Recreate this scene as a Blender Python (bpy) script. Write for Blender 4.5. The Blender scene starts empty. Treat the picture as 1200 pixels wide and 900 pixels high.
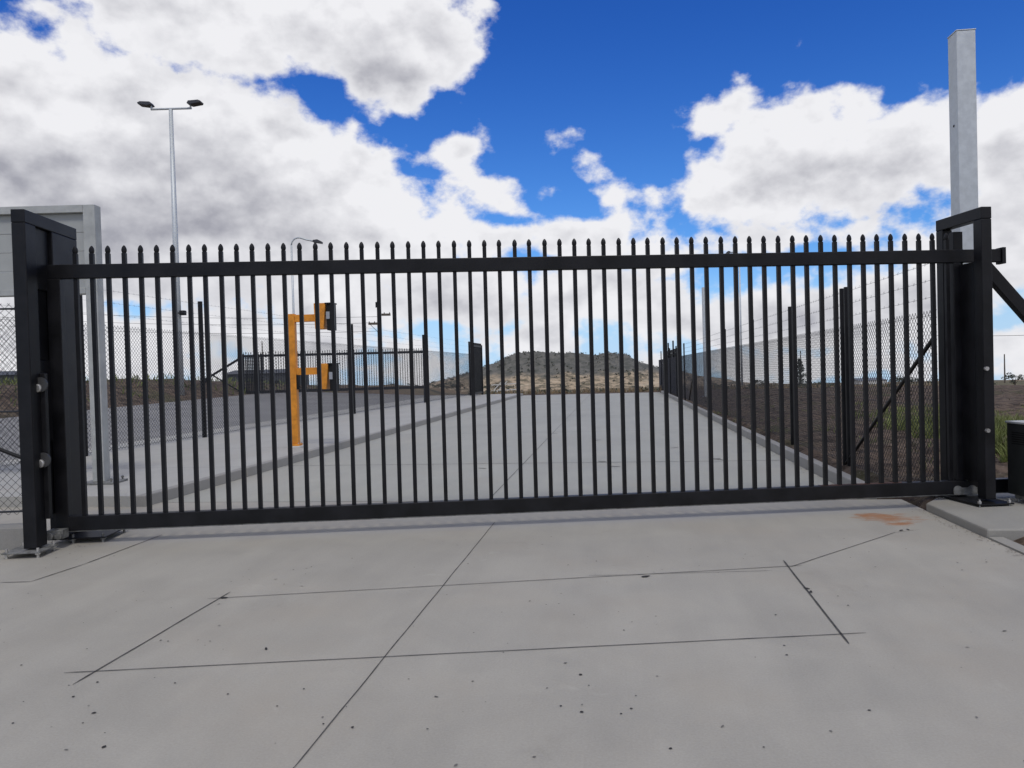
import bpy, bmesh, math, random
from mathutils import Vector, Matrix, noise
R = math.radians
random.seed(7)
S = bpy.context.scene
C = S.collection

# ------------------------------------------------------------------ camera
FPX = 880.0                       # focal length in pixels of a 1200 px wide picture
YAW, PITCH, ROLL = R(7.8), R(-0.95), R(-1.6)
H = 1.5
cam_d = bpy.data.cameras.new('camera'); cam = bpy.data.objects.new('camera', cam_d); C.objects.link(cam)
cam_d.sensor_fit = 'HORIZONTAL'; cam_d.sensor_width = 36.0; cam_d.lens = 36.0 * FPX / 1200.0
cam_d.clip_start = 0.05; cam_d.clip_end = 12000
CAMR = (Matrix.Rotation(YAW, 3, 'Z') @ Matrix.Rotation(math.pi/2 + PITCH, 3, 'X') @ Matrix.Rotation(ROLL, 3, 'Z'))
cam.rotation_mode = 'XYZ'; cam.rotation_euler = CAMR.to_euler('XYZ'); cam.location = (0, 0, H)
S.camera = cam
FWD = Vector((-math.sin(YAW), math.cos(YAW), 0)); RGT = Vector((math.cos(YAW), math.sin(YAW), 0))
def ray(px, py): return (CAMR @ Vector(((px-600)/FPX, (450-py)/FPX, -1.0))).normalized()
def at(px, py, D):                # surveyed point: seen at that pixel, D metres ahead
    d = ray(px, py); return Vector((0, 0, H)) + d * (D / d.dot(FWD))
def gnd(px, py, z=0.0):
    d = ray(px, py); return Vector((0, 0, H)) + d * ((z-H)/d.z)
def cw(X, D, z=0.0): return RGT*X + FWD*D + Vector((0, 0, z))

# ------------------------------------------------------------------ light
SUN_EL, SUN_AZ = R(57), R(160)    # azimuth clockwise from +Y: high, behind and right of the camera
S.view_settings.view_transform = 'Standard'; S.view_settings.look = 'None'
S.view_settings.exposure = 0.0; S.view_settings.gamma = 1.0; S.view_settings.use_curve_mapping = False
sl = bpy.data.lights.new('sun', 'SUN'); sl.energy = 1.5; sl.angle = R(12); sl.color = (1.0, 0.96, 0.9)
so = bpy.data.objects.new('sun', sl); C.objects.link(so)
sdir = Vector((math.sin(SUN_AZ)*math.cos(SUN_EL), math.cos(SUN_AZ)*math.cos(SUN_EL), math.sin(SUN_EL)))
so.rotation_euler = sdir.to_track_quat('Z', 'Y').to_euler(); so.location = sdir*50

world = bpy.data.worlds.new('World'); S.world = world; world.use_nodes = True
WT = world.node_tree; WT.nodes.clear()
class E:                          # tiny expression layer over math nodes
    tree = None
    def __init__(s, k): s.k = k
    @staticmethod
    def m(op, *a, clamp=False):
        n = E.tree.nodes.new('ShaderNodeMath'); n.operation = op; n.use_clamp = clamp
        for i, v in enumerate(a):
            if isinstance(v, E): E.tree.links.new(v.k, n.inputs[i])
            else: n.inputs[i].default_value = v
        return E(n.outputs[0])
    def __add__(s, o): return E.m('ADD', s, o)
    def __radd__(s, o): return E.m('ADD', o, s)
    def __sub__(s, o): return E.m('SUBTRACT', s, o)
    def __rsub__(s, o): return E.m('SUBTRACT', o, s)
    def __mul__(s, o): return E.m('MULTIPLY', s, o)
    def __rmul__(s, o): return E.m('MULTIPLY', o, s)
    def __truediv__(s, o): return E.m('DIVIDE', s, o)
def sstep(v, a, b):
    n = E.tree.nodes.new('ShaderNodeMapRange'); n.interpolation_type = 'SMOOTHSTEP'
    E.tree.links.new(v.k, n.inputs[0]); n.inputs[1].default_value = a; n.inputs[2].default_value = b
    return E(n.outputs[0])
def mixc(f, a, b):
    n = E.tree.nodes.new('ShaderNodeMix'); n.data_type = 'RGBA'
    for sock, v in ((n.inputs[0], f), (n.inputs[6], a), (n.inputs[7], b)):
        if isinstance(v, E): E.tree.links.new(v.k, sock)
        elif isinstance(v, (int, float)): sock.default_value = v
        else: sock.default_value = (*v, 1)
    return E(n.outputs[2])
def nz(vec, scale, detail=5, rough=.55, dist=0.0, out=0):
    n = E.tree.nodes.new('ShaderNodeTexNoise'); n.inputs['Scale'].default_value = scale
    n.inputs['Detail'].default_value = detail; n.inputs['Roughness'].default_value = rough
    n.inputs['Distortion'].default_value = dist
    E.tree.links.new(vec.k, n.inputs['Vector']); return E(n.outputs[out])
def vmath(op, a, b=None):
    n = E.tree.nodes.new('ShaderNodeVectorMath'); n.operation = op
    for i, v in enumerate((a, b)):
        if v is None: continue
        if isinstance(v, E): E.tree.links.new(v.k, n.inputs[i])
        elif isinstance(v, (int, float)): n.inputs['Scale'].default_value = v
        else: n.inputs[i].default_value = v
    return E(n.outputs[0])
def comb(x, y, z):
    n = E.tree.nodes.new('ShaderNodeCombineXYZ')
    for i, v in enumerate((x, y, z)):
        if isinstance(v, E): E.tree.links.new(v.k, n.inputs[i])
        else: n.inputs[i].default_value = v
    return E(n.outputs[0])

E.tree = WT
tc = WT.nodes.new('ShaderNodeTexCoord'); DIR = E(tc.outputs['Generated'])
sep = WT.nodes.new('ShaderNodeSeparateXYZ'); WT.links.new(DIR.k, sep.inputs[0])
dx, dy, dz = (E(sep.outputs[i]) for i in range(3))
U0 = E.m('ARCTAN2', dx, dy); V0 = E.m('ARCSINE', dz)
# domain warp, so the outlines billow
warp = nz(vmath('MULTIPLY', DIR, (1, 1, 1.3)), 6.5, 3, .5, 0, out=1)
sw = WT.nodes.new('ShaderNodeSeparateXYZ'); WT.links.new(warp.k, sw.inputs[0])
U = U0 + (E(sw.outputs[0]) - .5)*.11
V = V0 + (E(sw.outputs[1]) - .5)*.07
def azel(px, py):
    d = ray(px, py); return math.atan2(d.x, d.y), math.asin(d.z)
UNIT = .05
def blob(cx, cy, rx, ry, rot=0, cap=2.6, dv0=0.0):
    u0, v0 = azel(cx, cy)
    ul, _ = azel(cx-rx, cy); ur, _ = azel(cx+rx, cy); _, vt = azel(cx, cy-ry); _, vb = azel(cx, cy+ry)
    a = (ur-ul)/2; b = (vt-vb)/2
    c, s = math.cos(R(-rot)), math.sin(R(-rot))
    du = U - u0; dv = V - (v0 - dv0)
    p = (du*c + dv*s)*(1/a); q = (dv*c - du*s)*(1/b)
    r = E.m('SQRT', p*p + q*q)
    return E.m('MINIMUM', (1.0 - r)*(min(a, b)/UNIT), cap)
def union(bl):
    f = bl[0]
    for b in bl[1:]:
        n = WT.nodes.new('ShaderNodeMath'); n.operation = 'SMOOTH_MAX'
        WT.links.new(f.k, n.inputs[0]); WT.links.new(b.k, n.inputs[1]); n.inputs[2].default_value = .25
        f = E(n.outputs[0])
    return f
CL = [ # left bank
 (0,150,150,105),(60,120,110,60,15),(150,140,130,88,12),(270,175,150,85,20),(390,225,120,62,20),(440,248,50,42,35),(200,270,420,80),(90,60,60,34,45),(120,80,60,34),
 # top cloud
 (120,0,80,48,15),(230,12,150,64,8),(400,22,135,72,0),(450,78,60,52,10),(515,45,42,66),
 # puffs in the middle
 (520,186,58,9,-4,.22),(575,236,42,20),(585,282,50,18),(480,285,70,20),
 (698,206,13,20,-30),(712,232,18,24),(726,254,26,22),(700,290,95,32),(650,298,46,18),(765,280,44,22),(640,222,18,10,-20,.3),(922,62,5,5,0,-.3),
 # right bank
 (862,136,36,28),(898,156,40,36),(945,150,40,38),(985,140,38,34),(960,200,100,50),(1060,170,85,52),(1180,180,100,62),
 (822,228,26,20,-45),(862,238,42,20),(930,225,110,34),(930,275,90,17),(1190,255,90,40),(890,195,50,30),(900,215,80,42),(985,212,120,46),(1010,170,70,40),(1050,205,110,46),(1000,215,80,36),
 # low layers behind the gate
 (1110,300,60,26,20),(1060,345,180,40,0,1.2),(900,372,180,40,0,.8),(700,350,130,36,0,.7),(570,345,110,40,0,.8),(400,350,160,46,0,.9),
 (240,392,130,30,0,.6),(60,400,120,60,0,1.2),(655,398,50,34,0,.9),(1160,395,100,26,0,1.0),(380,405,180,26,0,.6),(450,430,80,16,0,.4),(1000,425,220,20,0,.4),
 (230,440,90,14,0,.3),(330,295,300,44),(1180,430,60,10,0,.4)]
F = union([blob(*c) for c in CL])
BIG = [c for c in CL if len(c) < 6 and c[2] >= 75 and c[3] >= 30]
Fu = union([blob(*(list(c) + [0, 2.6, .045])[:5], 2.6, .045) if len(c) >= 5 else blob(*c, 0, 2.6, .045) for c in BIG])
# the rest of the dome, away from the photographed part: scattered cumulus from low noise
gn = nz(vmath('MULTIPLY', DIR, (1, 1, 1.6)), 2.2, 3, .5)
away = E.m('MAXIMUM', sstep(E.m('ABSOLUTE', U0 + math.atan2(0.137, 1)), .66, .85), sstep(V0, .56, .75))
F = E.m('MAXIMUM', F, (gn - .47)*14.0*away - (1.0 - away)*6.0)
P = vmath('MULTIPLY', DIR, (1, 1, 1.35))
P2 = vmath('ADD', P, (2.3, 1.7, .4))
n1 = nz(P, 14, 8, .56)
bil = E.m('ABSOLUTE', nz(P2, 9, 3, .5) - .5)*2.0          # rounded billows
dens = F + .12 + (n1 - .5)*2.1 - (bil - .22)*.55
mask = sstep(dens, -.05, .34)
up = (0.004, -0.004, 0.022)
def lo(vec): return nz(vec, 11, 6, .52)
emb = (lo(P) - lo(vmath('ADD', P, up)))*1.5 + (nz(P, 5, 4, .5) - nz(vmath('ADD', P, (0.01, -0.01, 0.05)), 5, 4, .5))*1.0
n3 = nz(vmath('ADD', P, (3, 1, 2)), 3.2, 4, .5)
def soft(cx, cy, rx, ry, w):
    u0, v0 = azel(cx, cy); a = rx/FPX; b = ry/FPX
    p = (U - u0)*(1/a); q = (V - v0)*(1/b)
    return (1.0 - sstep(E.m('SQRT', p*p + q*q), 0, 1))*w
GREY = [(60,240,230,90,.55),(250,265,230,60,.42),(180,190,150,60,.2),(425,80,170,60,.50),(300,45,200,45,.16),(950,225,190,50,.48),(1150,215,140,70,.5),(560,280,120,22,.12),
        (330,290,170,40,.25),(1060,355,190,45,.40),(330,385,260,30,.36),(860,385,140,34,.32),(700,310,110,44,.3),(560,395,200,16,.3),(20,330,200,60,.35),(350,205,120,40,.14),(140,55,90,20,.2)]
G = soft(*GREY[0])
for g in GREY[1:]: G = G + soft(*g)
thick = sstep(dens, .02, .95)
lum = 1.03 - E.m('MINIMUM', G*.7, .46)*thick - sstep(dens, .05, 1.7)*.30 + emb*1.2*(.25 + .75*thick) - (n3 - .5)*.30*thick + E.m('MINIMUM', E.m('MAXIMUM', F - Fu, -.8), .5)*.16 - (1.0 - sstep(V0, .04, .2))*.17
lum = E.m('MINIMUM', E.m('MAXIMUM', lum, .12), 1.0)
sky = WT.nodes.new('ShaderNodeTexSky'); sky.sky_type = 'NISHITA'; sky.sun_disc = False
sky.sun_elevation = SUN_EL; sky.sun_rotation = SUN_AZ; sky.altitude = 300; sky.air_density = 1.0; sky.dust_density = .3; sky.ozone_density = 2.5
WT.links.new(comb(dx, dy, E.m('MAXIMUM', dz, .07)).k, sky.inputs[0])
hs = WT.nodes.new('ShaderNodeHueSaturation'); hs.inputs['Saturation'].default_value = 1.25; hs.inputs['Value'].default_value = 1.15
WT.links.new(sky.outputs[0], hs.inputs['Color'])
BG = .1
cloudc = mixc(lum, tuple(c/BG for c in (.30, .305, .36)), tuple(c/BG for c in (.87, .87, .90)))
tint = mixc(sstep(V0, .05, .5), (.60, .86, 1.20), (.30, .58, 1.13))
lift = vmath('MULTIPLY', E(hs.outputs[0]), tint)
haze_w = (1.0 - sstep(V0, -.01, .15))*.45
lift = mixc(haze_w, lift, tuple(c/.1 for c in (.72, .76, .82)))
final = mixc(mask, lift, cloudc)
bg = WT.nodes.new('ShaderNodeBackground'); bg.inputs['Strength'].default_value = BG
WT.links.new(final.k, bg.inputs['Color'])
wo = WT.nodes.new('ShaderNodeOutputWorld'); WT.links.new(bg.outputs[0], wo.inputs[0])
world.cycles.sampling_method = 'MANUAL'; world.cycles.sample_map_resolution = 512

# ------------------------------------------------------------------ materials
def mat(name, col, rough=.6, metal=0.0, var=0.0, vscale=5.0, bump=0.0, bscale=40, spec=.5, detail=6):
    m = bpy.data.materials.new(name); m.use_nodes = True; t = m.node_tree; E.tree = t
    b = t.nodes['Principled BSDF']; b.inputs['Roughness'].default_value = rough; b.inputs['Metallic'].default_value = metal
    b.inputs['Specular IOR Level'].default_value = spec
    tc = t.nodes.new('ShaderNodeTexCoord'); O = E(tc.outputs['Object'])
    if var:
        n = nz(O, vscale, detail, .6)
        f = sstep(n, .3, .7)
        c = mixc(f, tuple(max(0, k*(1-var)) for k in col), tuple(k*(1+var) for k in col))
        t.links.new(c.k, b.inputs['Base Color'])
        rr = n*.3 + (rough - .15); t.links.new(rr.k, b.inputs['Roughness'])
    else: b.inputs['Base Color'].default_value = (*col, 1)
    if bump:
        bn = t.nodes.new('ShaderNodeBump'); bn.inputs['Strength'].default_value = bump; bn.inputs['Distance'].default_value = .01
        t.links.new(nz(O, bscale, 6, .6).k, bn.inputs['Height']); t.links.new(bn.outputs[0], b.inputs['Normal'])
    return m
def concrete(name, base, stain=True, rust=None, brush=0.0):
    m = bpy.data.materials.new(name); m.use_nodes = True; t = m.node_tree; E.tree = t
    b = t.nodes['Principled BSDF']; b.inputs['Specular IOR Level'].default_value = .3
    tc = t.nodes.new('ShaderNodeTexCoord'); O = E(tc.outputs['Object'])
    big = nz(O, .35, 4, .55); mid = nz(O, 1.7, 7, .62, .6); fine = nz(O, 90, 4, .7); streak = nz(vmath('MULTIPLY', O, (2.2, .25, 1)), 1.5, 6, .6)
    v = 1.0 + (big - .5)*.34 + (mid - .5)*.34 + (fine - .5)*.42 + (streak - .5)*.24 + (nz(vmath('MULTIPLY', O, (1, 9, 1)), 26, 4, .6) - .5)*.16
    c = vmath('SCALE', comb(base[0], base[1], base[2]), 1.0)
    E.tree.links.new(v.k, c.k.node.inputs['Scale'])
    warm = sstep(nz(O, .8, 5, .6), .45, .75)
    c = mixc(warm*.35, c, (base[0]*1.03, base[1]*.95, base[2]*.87))
    if stain:
        st = sstep(nz(vmath('ADD', O, (9, 4, 0)), 1.1, 7, .7, .8), .60, .78)
        c = mixc(st*.34, c, (base[0]*.55, base[1]*.53, base[2]*.5))
        pale = sstep(nz(vmath('ADD', O, (1, 14, 0)), 1.6, 7, .7, 1.2), .62, .78)
        c = mixc(pale*.30, c, (base[0]*1.4, base[1]*1.4, base[2]*1.4))
    if rust:
        for (px, py, pr) in rust:
            g = gnd(px, py); q = vmath('SUBTRACT', O, (g.x, g.y, 0)); q = vmath('MULTIPLY', q, (1, 1.3, 0))
            ln = t.nodes.new('ShaderNodeVectorMath'); ln.operation = 'LENGTH'; t.links.new(q.k, ln.inputs[0])
            dd = E(ln.outputs['Value'])*(1/pr) + (nz(vmath('MULTIPLY', O, (1, 2.2, 1)), 5, 8, .7) - .5)*3.6
            k = 1.0 - sstep(dd, .15, 1.15)
            c = mixc(k*.8, c, (.30, .125, .04))
    t.links.new(c.k, b.inputs['Base Color'])
    rr = .62 + (mid - .5)*.3; t.links.new(rr.k, b.inputs['Roughness'])
    bn = t.nodes.new('ShaderNodeBump'); bn.inputs['Strength'].default_value = .35; bn.inputs['Distance'].default_value = .004
    hh = nz(O, 120, 4, .7)*.6 + mid*.8
    t.links.new(hh.k, bn.inputs['Height']); t.links.new(bn.outputs[0], b.inputs['Normal'])
    return m
M_conc = concrete('concrete', (.334, .317, .276), rust=[(1042, 607, .30), (1024, 604, .18), (1054, 614, .14)])
M_road = concrete('road_concrete', (.322, .32, .282), stain=True)
M_kerb = concrete('kerb_concrete', (.25, .242, .222))
M_path = concrete('path_concrete', (.35, .345, .318))
M_pad = concrete('pad_concrete', (.27, .262, .235))
M_joint = mat('joint_sealant', (.055, .053, .05), .8, var=.5, vscale=14)
M_chip2 = mat('grey_speck', (.13, .125, .115), .85, var=.4)
M_chip = mat('dark_chip', (.022, .02, .02), .85, var=.4)
M_asph = mat('asphalt', (.19, .186, .178), .8, var=.16, vscale=.5, bump=.4, bscale=90)
M_black = mat('black_powder_coat', (.0072, .0072, .0085), .45, var=.45, vscale=3.5, bump=.06, bscale=160, spec=.24)
M_rust = mat('rusty_black', (.06, .025, .014), .75, var=.8, vscale=9)
M_wire = mat('black_pvc_wire', (.014, .015, .018), .5)
M_galv = mat('galvanised_steel', (.50, .53, .54), .5, .3, var=.09, vscale=14, bump=.05, detail=9)
M_zinc = mat('zinc_bolt', (.48, .47, .45), .4, .8, var=.25, vscale=30)
M_dirtysteel = mat('dusty_steel', (.20, .20, .19), .55, .5, var=.4, vscale=14)
M_plate = mat('dull_plate', (.055, .055, .055), .45, .3)
M_barb = mat('barbed_wire_steel', (.16, .16, .17), .5, .6)
M_yellow = mat('yellow_paint', (.62, .235, .016), .45, var=.2, vscale=7)
M_dark = mat('dark_plastic', (.010, .010, .010), .6, spec=.2)
M_screen = mat('reader_glass', (.30, .31, .33), .25)
M_sign = mat('pale_grey_paint', (.36, .37, .355), .55, var=.13, vscale=5)
M_signp = mat('grey_panel', (.33, .34, .325), .6, var=.08, vscale=1.5)
M_lamp = mat('lamp_housing', (.035, .036, .04), .5)
M_lens = mat('lamp_lens', (.35, .35, .33), .3)
M_cab = mat('cabinet_green_grey', (.016, .018, .017), .5, var=.2, vscale=6)
M_cabtop = mat('cabinet_lid', (.42, .43, .42), .5, var=.15, vscale=5)
M_wood = mat('weathered_pole', (.09, .075, .06), .85, var=.3, vscale=8)
M_shed = mat('dark_shed_sheet', (.045, .05, .058), .6, var=.2, vscale=.5)
M_shedr = mat('shed_roof', (.16, .17, .18), .5, var=.2, vscale=.4)
M_bark = mat('bark', (.06, .045, .035), .9, var=.3, vscale=6)
M_white = mat('pale_rail', (.55, .55, .52), .6)
def leafmat(name, col, v=.5):
    m = bpy.data.materials.new(name); m.use_nodes = True; t = m.node_tree; E.tree = t
    b = t.nodes['Principled BSDF']; b.inputs['Roughness'].default_value = .7
    tc = t.nodes.new('ShaderNodeTexCoord')
    n = nz(E(tc.outputs['Object']), 1.4, 4, .6)
    c = mixc(sstep(n, .3, .7), tuple(k*(1-v) for k in col), tuple(k*(1+v) for k in col)); t.links.new(c.k, b.inputs['Base Color'])
    return m
M_leaf = leafmat('eucalypt_leaf', (.045, .055, .032)); M_leaf2 = leafmat('dark_leaf', (.028, .038, .026)); M_grass = leafmat('green_grass', (.13, .155, .038), .5)
M_dry = leafmat('dry_grass', (.20, .145, .08), .4); M_scrub = leafmat('hill_scrub_leaf', (.05, .055, .04), .4)

# ------------------------------------------------------------------ mesh helpers
def obj(name, bm, m, parent=None, smooth=False, loc=None, bevel=0):
    me = bpy.data.meshes.new(name)
    bmesh.ops.recalc_face_normals(bm, faces=bm.faces) if len(bm.faces) < 30000 else None
    bm.to_mesh(me); bm.free()
    for mm in (m if isinstance(m, (list, tuple)) else [m]): me.materials.append(mm)
    if smooth:
        for p in me.polygons: p.use_smooth = True
    o = bpy.data.objects.new(name, me); C.objects.link(o)
    if parent: o.parent = parent
    if loc is not None: o.location = loc
    if bevel:
        b = o.modifiers.new('bevel', 'BEVEL'); b.width = bevel; b.segments = 2; b.limit_method = 'ANGLE'; b.angle_limit = R(40)
    return o
def tag(o, label, cat, group=None):
    o['label'] = label; o['category'] = cat
    if group: o['group'] = group
    return o
def struct(o): o['kind'] = 'structure'; return o
def stuff(o, label=None, cat=None):
    o['kind'] = 'stuff'
    if label: o['label'] = label; o['category'] = cat
    return o
def thing(name, label, cat, loc=(0, 0, 0), rz=0, group=None):
    o = bpy.data.objects.new(name, None); o.empty_display_size = .2; C.objects.link(o)
    o.location = loc; o.rotation_euler = (0, 0, rz); return tag(o, label, cat, group)
def B(): return bmesh.new()
def box(bm, x0, x1, y0, y1, z0, z1):
    vs = [bm.verts.new(p) for p in ((x0,y0,z0),(x1,y0,z0),(x1,y1,z0),(x0,y1,z0),(x0,y0,z1),(x1,y0,z1),(x1,y1,z1),(x0,y1,z1))]
    for f in ((0,3,2,1),(4,5,6,7),(0,1,5,4),(1,2,6,5),(2,3,7,6),(3,0,4,7)): bm.faces.new([vs[i] for i in f])
    return bm
def bx(x0, x1, y0, y1, z0, z1): return box(B(), x0, x1, y0, y1, z0, z1)
def tube(bm, a, b, r, n=8, r2=None, cap=True):
    a = Vector(a); b = Vector(b); d = (b-a).normalized(); r2 = r if r2 is None else r2
    u = d.orthogonal().normalized(); w = d.cross(u)
    A = [bm.verts.new(a + (u*math.cos(2*math.pi*i/n) + w*math.sin(2*math.pi*i/n))*r) for i in range(n)]
    Bv = [bm.verts.new(b + (u*math.cos(2*math.pi*i/n) + w*math.sin(2*math.pi*i/n))*r2) for i in range(n)]
    for i in range(n): bm.faces.new((A[i], A[(i+1) % n], Bv[(i+1) % n], Bv[i]))
    if cap: bm.faces.new(A[::-1]); bm.faces.new(Bv)
    return bm
def bar(bm, a, b, wy, h):         # rectangular bar in the local XZ plane: width wy along local y, height h
    a = Vector(a); b = Vector(b); d = (b-a).normalized(); n = Vector((0, 1, 0)); up = n.cross(d).normalized()
    if up.z < 0: up = -up
    vs = []
    for p in (a, b):
        for sx, sz in ((-1,-1),(1,-1),(1,1),(-1,1)): vs.append(bm.verts.new(p + n*sx*wy/2 + up*sz*h/2))
    for f in ((0,1,2,3),(4,7,6,5),(0,4,5,1),(1,5,6,2),(2,6,7,3),(3,7,4,0)): bm.faces.new([vs[i] for i in f])
    return bm
def ptube(pts, r, n=6):
    bm = B(); rings = []
    for i, p in enumerate(pts):
        p = Vector(p); d = (Vector(pts[min(i+1, len(pts)-1)]) - Vector(pts[max(i-1, 0)])).normalized()
        u = d.cross(Vector((.3, .9, .1))).normalized(); w = d.cross(u); rr = r[i] if isinstance(r, list) else r
        rings.append([bm.verts.new(p + (u*math.cos(2*math.pi*k/n) + w*math.sin(2*math.pi*k/n))*rr) for k in range(n)])
    for a, b in zip(rings, rings[1:]):
        for k in range(n): bm.faces.new((a[k], a[(k+1) % n], b[(k+1) % n], b[k]))
    bm.faces.new(rings[0][::-1]); bm.faces.new(rings[-1]); return bm
def wires(L, z0, z1, pitch, r, spike=.04, weave=.003):
    bm = B()
    hgt = z1 - z0
    def wire(s0, zz0, s1, zz1, y):
        a = Vector((s0, y, zz0)); b = Vector((s1, y, zz1)); d = (b-a).normalized(); u = Vector((0, 1, 0)); w = d.cross(u)
        A = []; Bq = []
        for k in range(3):
            o = (u*math.cos(k*2.0944) + w*math.sin(k*2.0944))*r
            A.append(bm.verts.new(a+o)); Bq.append(bm.verts.new(b+o))
        for k in range(3): bm.faces.new((A[k], A[(k+1) % 3], Bq[(k+1) % 3], Bq[k]))
    k = -int(hgt/pitch) - 1
    while k*pitch < L + hgt + pitch:
        s = k*pitch
        for sg in (1, -1):
            a0, zz0, a1, zz1 = s, z0, s + sg*(hgt+spike), z1 + spike
            # clip to 0..L
            lo, hi = (a0, a1) if sg > 0 else (a1, a0)
            t0, t1 = 0.0, 1.0
            ln = a1 - a0
            ta, tb = (0-a0)/ln, (L-a0)/ln
            t0 = max(t0, min(ta, tb)); t1 = min(t1, max(ta, tb))
            if t1 - t0 > .01:
                wire(a0+ln*t0, zz0+(zz1-zz0)*t0, a0+ln*t1, zz0+(zz1-zz0)*t1, sg*weave)
        k += 1
    return bm
def fence_frame(a, b):            # origin and rotation of a local frame whose x runs from a to b
    a = Vector(a); b = Vector(b); d = b - a; return a, math.atan2(d.y, d.x), math.hypot(d.x, d.y)

# ------------------------------------------------------------------ terrain
def ss(a, b, x):
    t = min(1, max(0, (x-a)/(b-a))); return t*t*(3-2*t)
KL, KR, PATHL, ASL = -5.6, 2.65, -11.0, -20.5
def right_edge(y): return 3.06 if y < 8.65 else 3.06 + (2.84-3.06)*ss(8.65, 9.1, y)
def theight(x, y):
    d = math.hypot(x, y)
    e = right_edge(y)
    k = ss(e + .05, e + .32, x)
    fa = ss(46.3, 47.5, y)
    k = max(k, fa if x > -30 else 0)
    n = noise.fractal(Vector((x*.9, y*.9, 0)), 1.0, 2.0, 4)
    n2 = noise.fractal(Vector((x*3.5, y*3.5, 3)), 1.0, 2.0, 3)
    z = -.07 + k*(.12 + .07*n + .10*n2*ss(120, 30, d)*ss(e+.1, e+1.5, x))
    if y < 7.2 and x > e: z -= k*.03
    # low bank beyond the asphalt on the left
    bk = ss(ASL - .6, ASL - 5.5, x)*ss(-40, -10, y)*ss(150, 95, d)
    z += bk*(1.25 + .12*n) + .5*ss(PATHL - 2, ASL, x)*ss(5, 45, y)*ss(150, 95, d)
    far = max(0, d - 46)
    z -= .0245*far*ss(0, 20, far) + .5*ss(46, 60, d)
    z += .6*noise.fractal(Vector((x*.012, y*.012, 7)), 1, 2, 3)*ss(90, 300, d)
    return z
NG = 420
def axis(c, lim, a=5.0):
    tm = math.asinh(lim/a); return [c + a*math.sinh(tm*(2*i/(NG-1)-1)) for i in range(NG)]
xs = axis(4.5, 4200); ys = axis(10, 4200)
verts = [(x, y, theight(x, y)) for y in ys for x in xs]
faces = [(j*NG+i, j*NG+i+1, (j+1)*NG+i+1, (j+1)*NG+i) for j in range(NG-1) for i in range(NG-1)]
me = bpy.data.meshes.new('ground'); me.from_pydata(verts, [], faces); me.update()
for p in me.polygons: p.use_smooth = True
ter = bpy.data.objects.new('ground', me); C.objects.link(ter); struct(ter)
m = bpy.data.materials.new('soil'); m.use_nodes = True; t = m.node_tree; E.tree = t; b = t.nodes['Principled BSDF']
b.inputs['Roughness'].default_value = .95; b.inputs['Specular IOR Level'].default_value = .15
O = E(t.nodes.new('ShaderNodeTexCoord').outputs['Object'])
sp = t.nodes.new('ShaderNodeSeparateXYZ'); t.links.new(O.k, sp.inputs[0]); ox, oy = E(sp.outputs[0]), E(sp.outputs[1])
rad = E.m('SQRT', ox*ox + oy*oy)
soil = mixc(sstep(nz(O, 2.6, 9, .72), .36, .62), (.028, .020, .015), (.135, .100, .074))
soil = mixc(sstep(nz(O, .6, 5, .6), .5, .72)*.5, soil, (.125, .082, .055))
soil = mixc(sstep(nz(vmath('ADD', O, (5, 5, 0)), .32, 6, .65), .52, .66)*.55, soil, (.060, .066, .026))
soil = mixc(sstep(nz(O, 30, 3, .6), .62, .70)*.7, soil, (.26, .23, .20))
farc = mixc(sstep(nz(O, .015, 6, .6), .42, .6), (.21, .155, .10), (.10, .095, .055))
farc = mixc(sstep(nz(O, .06, 6, .7), .55, .62), farc, (.05, .05, .035))
t.links.new(mixc(sstep(rad, 55, 110), soil, farc).k, b.inputs['Base Color'])
bn = t.nodes.new('ShaderNodeBump'); bn.inputs['Strength'].default_value = .8; bn.inputs['Distance'].default_value = .05
t.links.new(nz(O, 9, 8, .7).k, bn.inputs['Height']); t.links.new(bn.outputs[0], b.inputs['Normal'])
me.materials.append(m)

# flat-topped hill in the distance
HD = 860.0
prof = [(440,458),(490,455),(520,447),(552,437),(580,427),(603,417.5),(614,415.5),(640,416),(672,417),(690,418),(703,416.5),(722,417),(738,426),(762,432),(792,438),(840,446),(900,454),(980,458)]
pts = [at(px, py, HD) for px, py in prof]
zb = -25.0
bm = B(); NU, NV = 150, 50; grid = []
for j in range(NV):
    tt = j/(NV-1)*2 - 1; row = []
    for i in range(NU):
        s = i/(NU-1)*(len(pts)-1); k = min(int(s), len(pts)-2); f = s-k
        p = pts[k].lerp(pts[k+1], f)
        fall = (1 - abs(tt)**1.0); fall = min(1, fall*1.65); fall = fall**1.15
        q = p + FWD*(tt*190)
        q.z = zb + (p.z - zb)*fall
        nn = noise.fractal(q*.03, 1, 2, 5); q.z += nn*1.7*(.35 + .65*fall) + 1.0*noise.fractal(q*.12, 1, 2, 3)
        row.append(bm.verts.new(q))
    grid.append(row)
for j in range(NV-1):
    for i in range(NU-1): bm.faces.new((grid[j][i], grid[j][i+1], grid[j+1][i+1], grid[j+1][i]))
m = bpy.data.materials.new('hill_ground'); m.use_nodes = True; t = m.node_tree; E.tree = t; b = t.nodes['Principled BSDF']; b.inputs['Roughness'].default_value = .95
O = E(t.nodes.new('ShaderNodeTexCoord').outputs['Object'])
sp = t.nodes.new('ShaderNodeSeparateXYZ'); t.links.new(O.k, sp.inputs[0])
hz = E(sp.outputs[2]) + (nz(O, .04, 6, .65) - .5)*20.0
scr = mixc(sstep(nz(O, .12, 7, .7), .40, .62), (.125, .12, .105), (.066, .068, .058))
tan = mixc(sstep(nz(vmath('MULTIPLY', O, (1, 1, 3)), .09, 7, .7), .42, .58), (.37, .29, .20), (.11, .095, .062))
tan = mixc(sstep(nz(vmath('MULTIPLY', O, (.3, .3, 4)), .05, 6, .7), .56, .66)*.8, tan, (.47, .39, .28))
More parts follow.
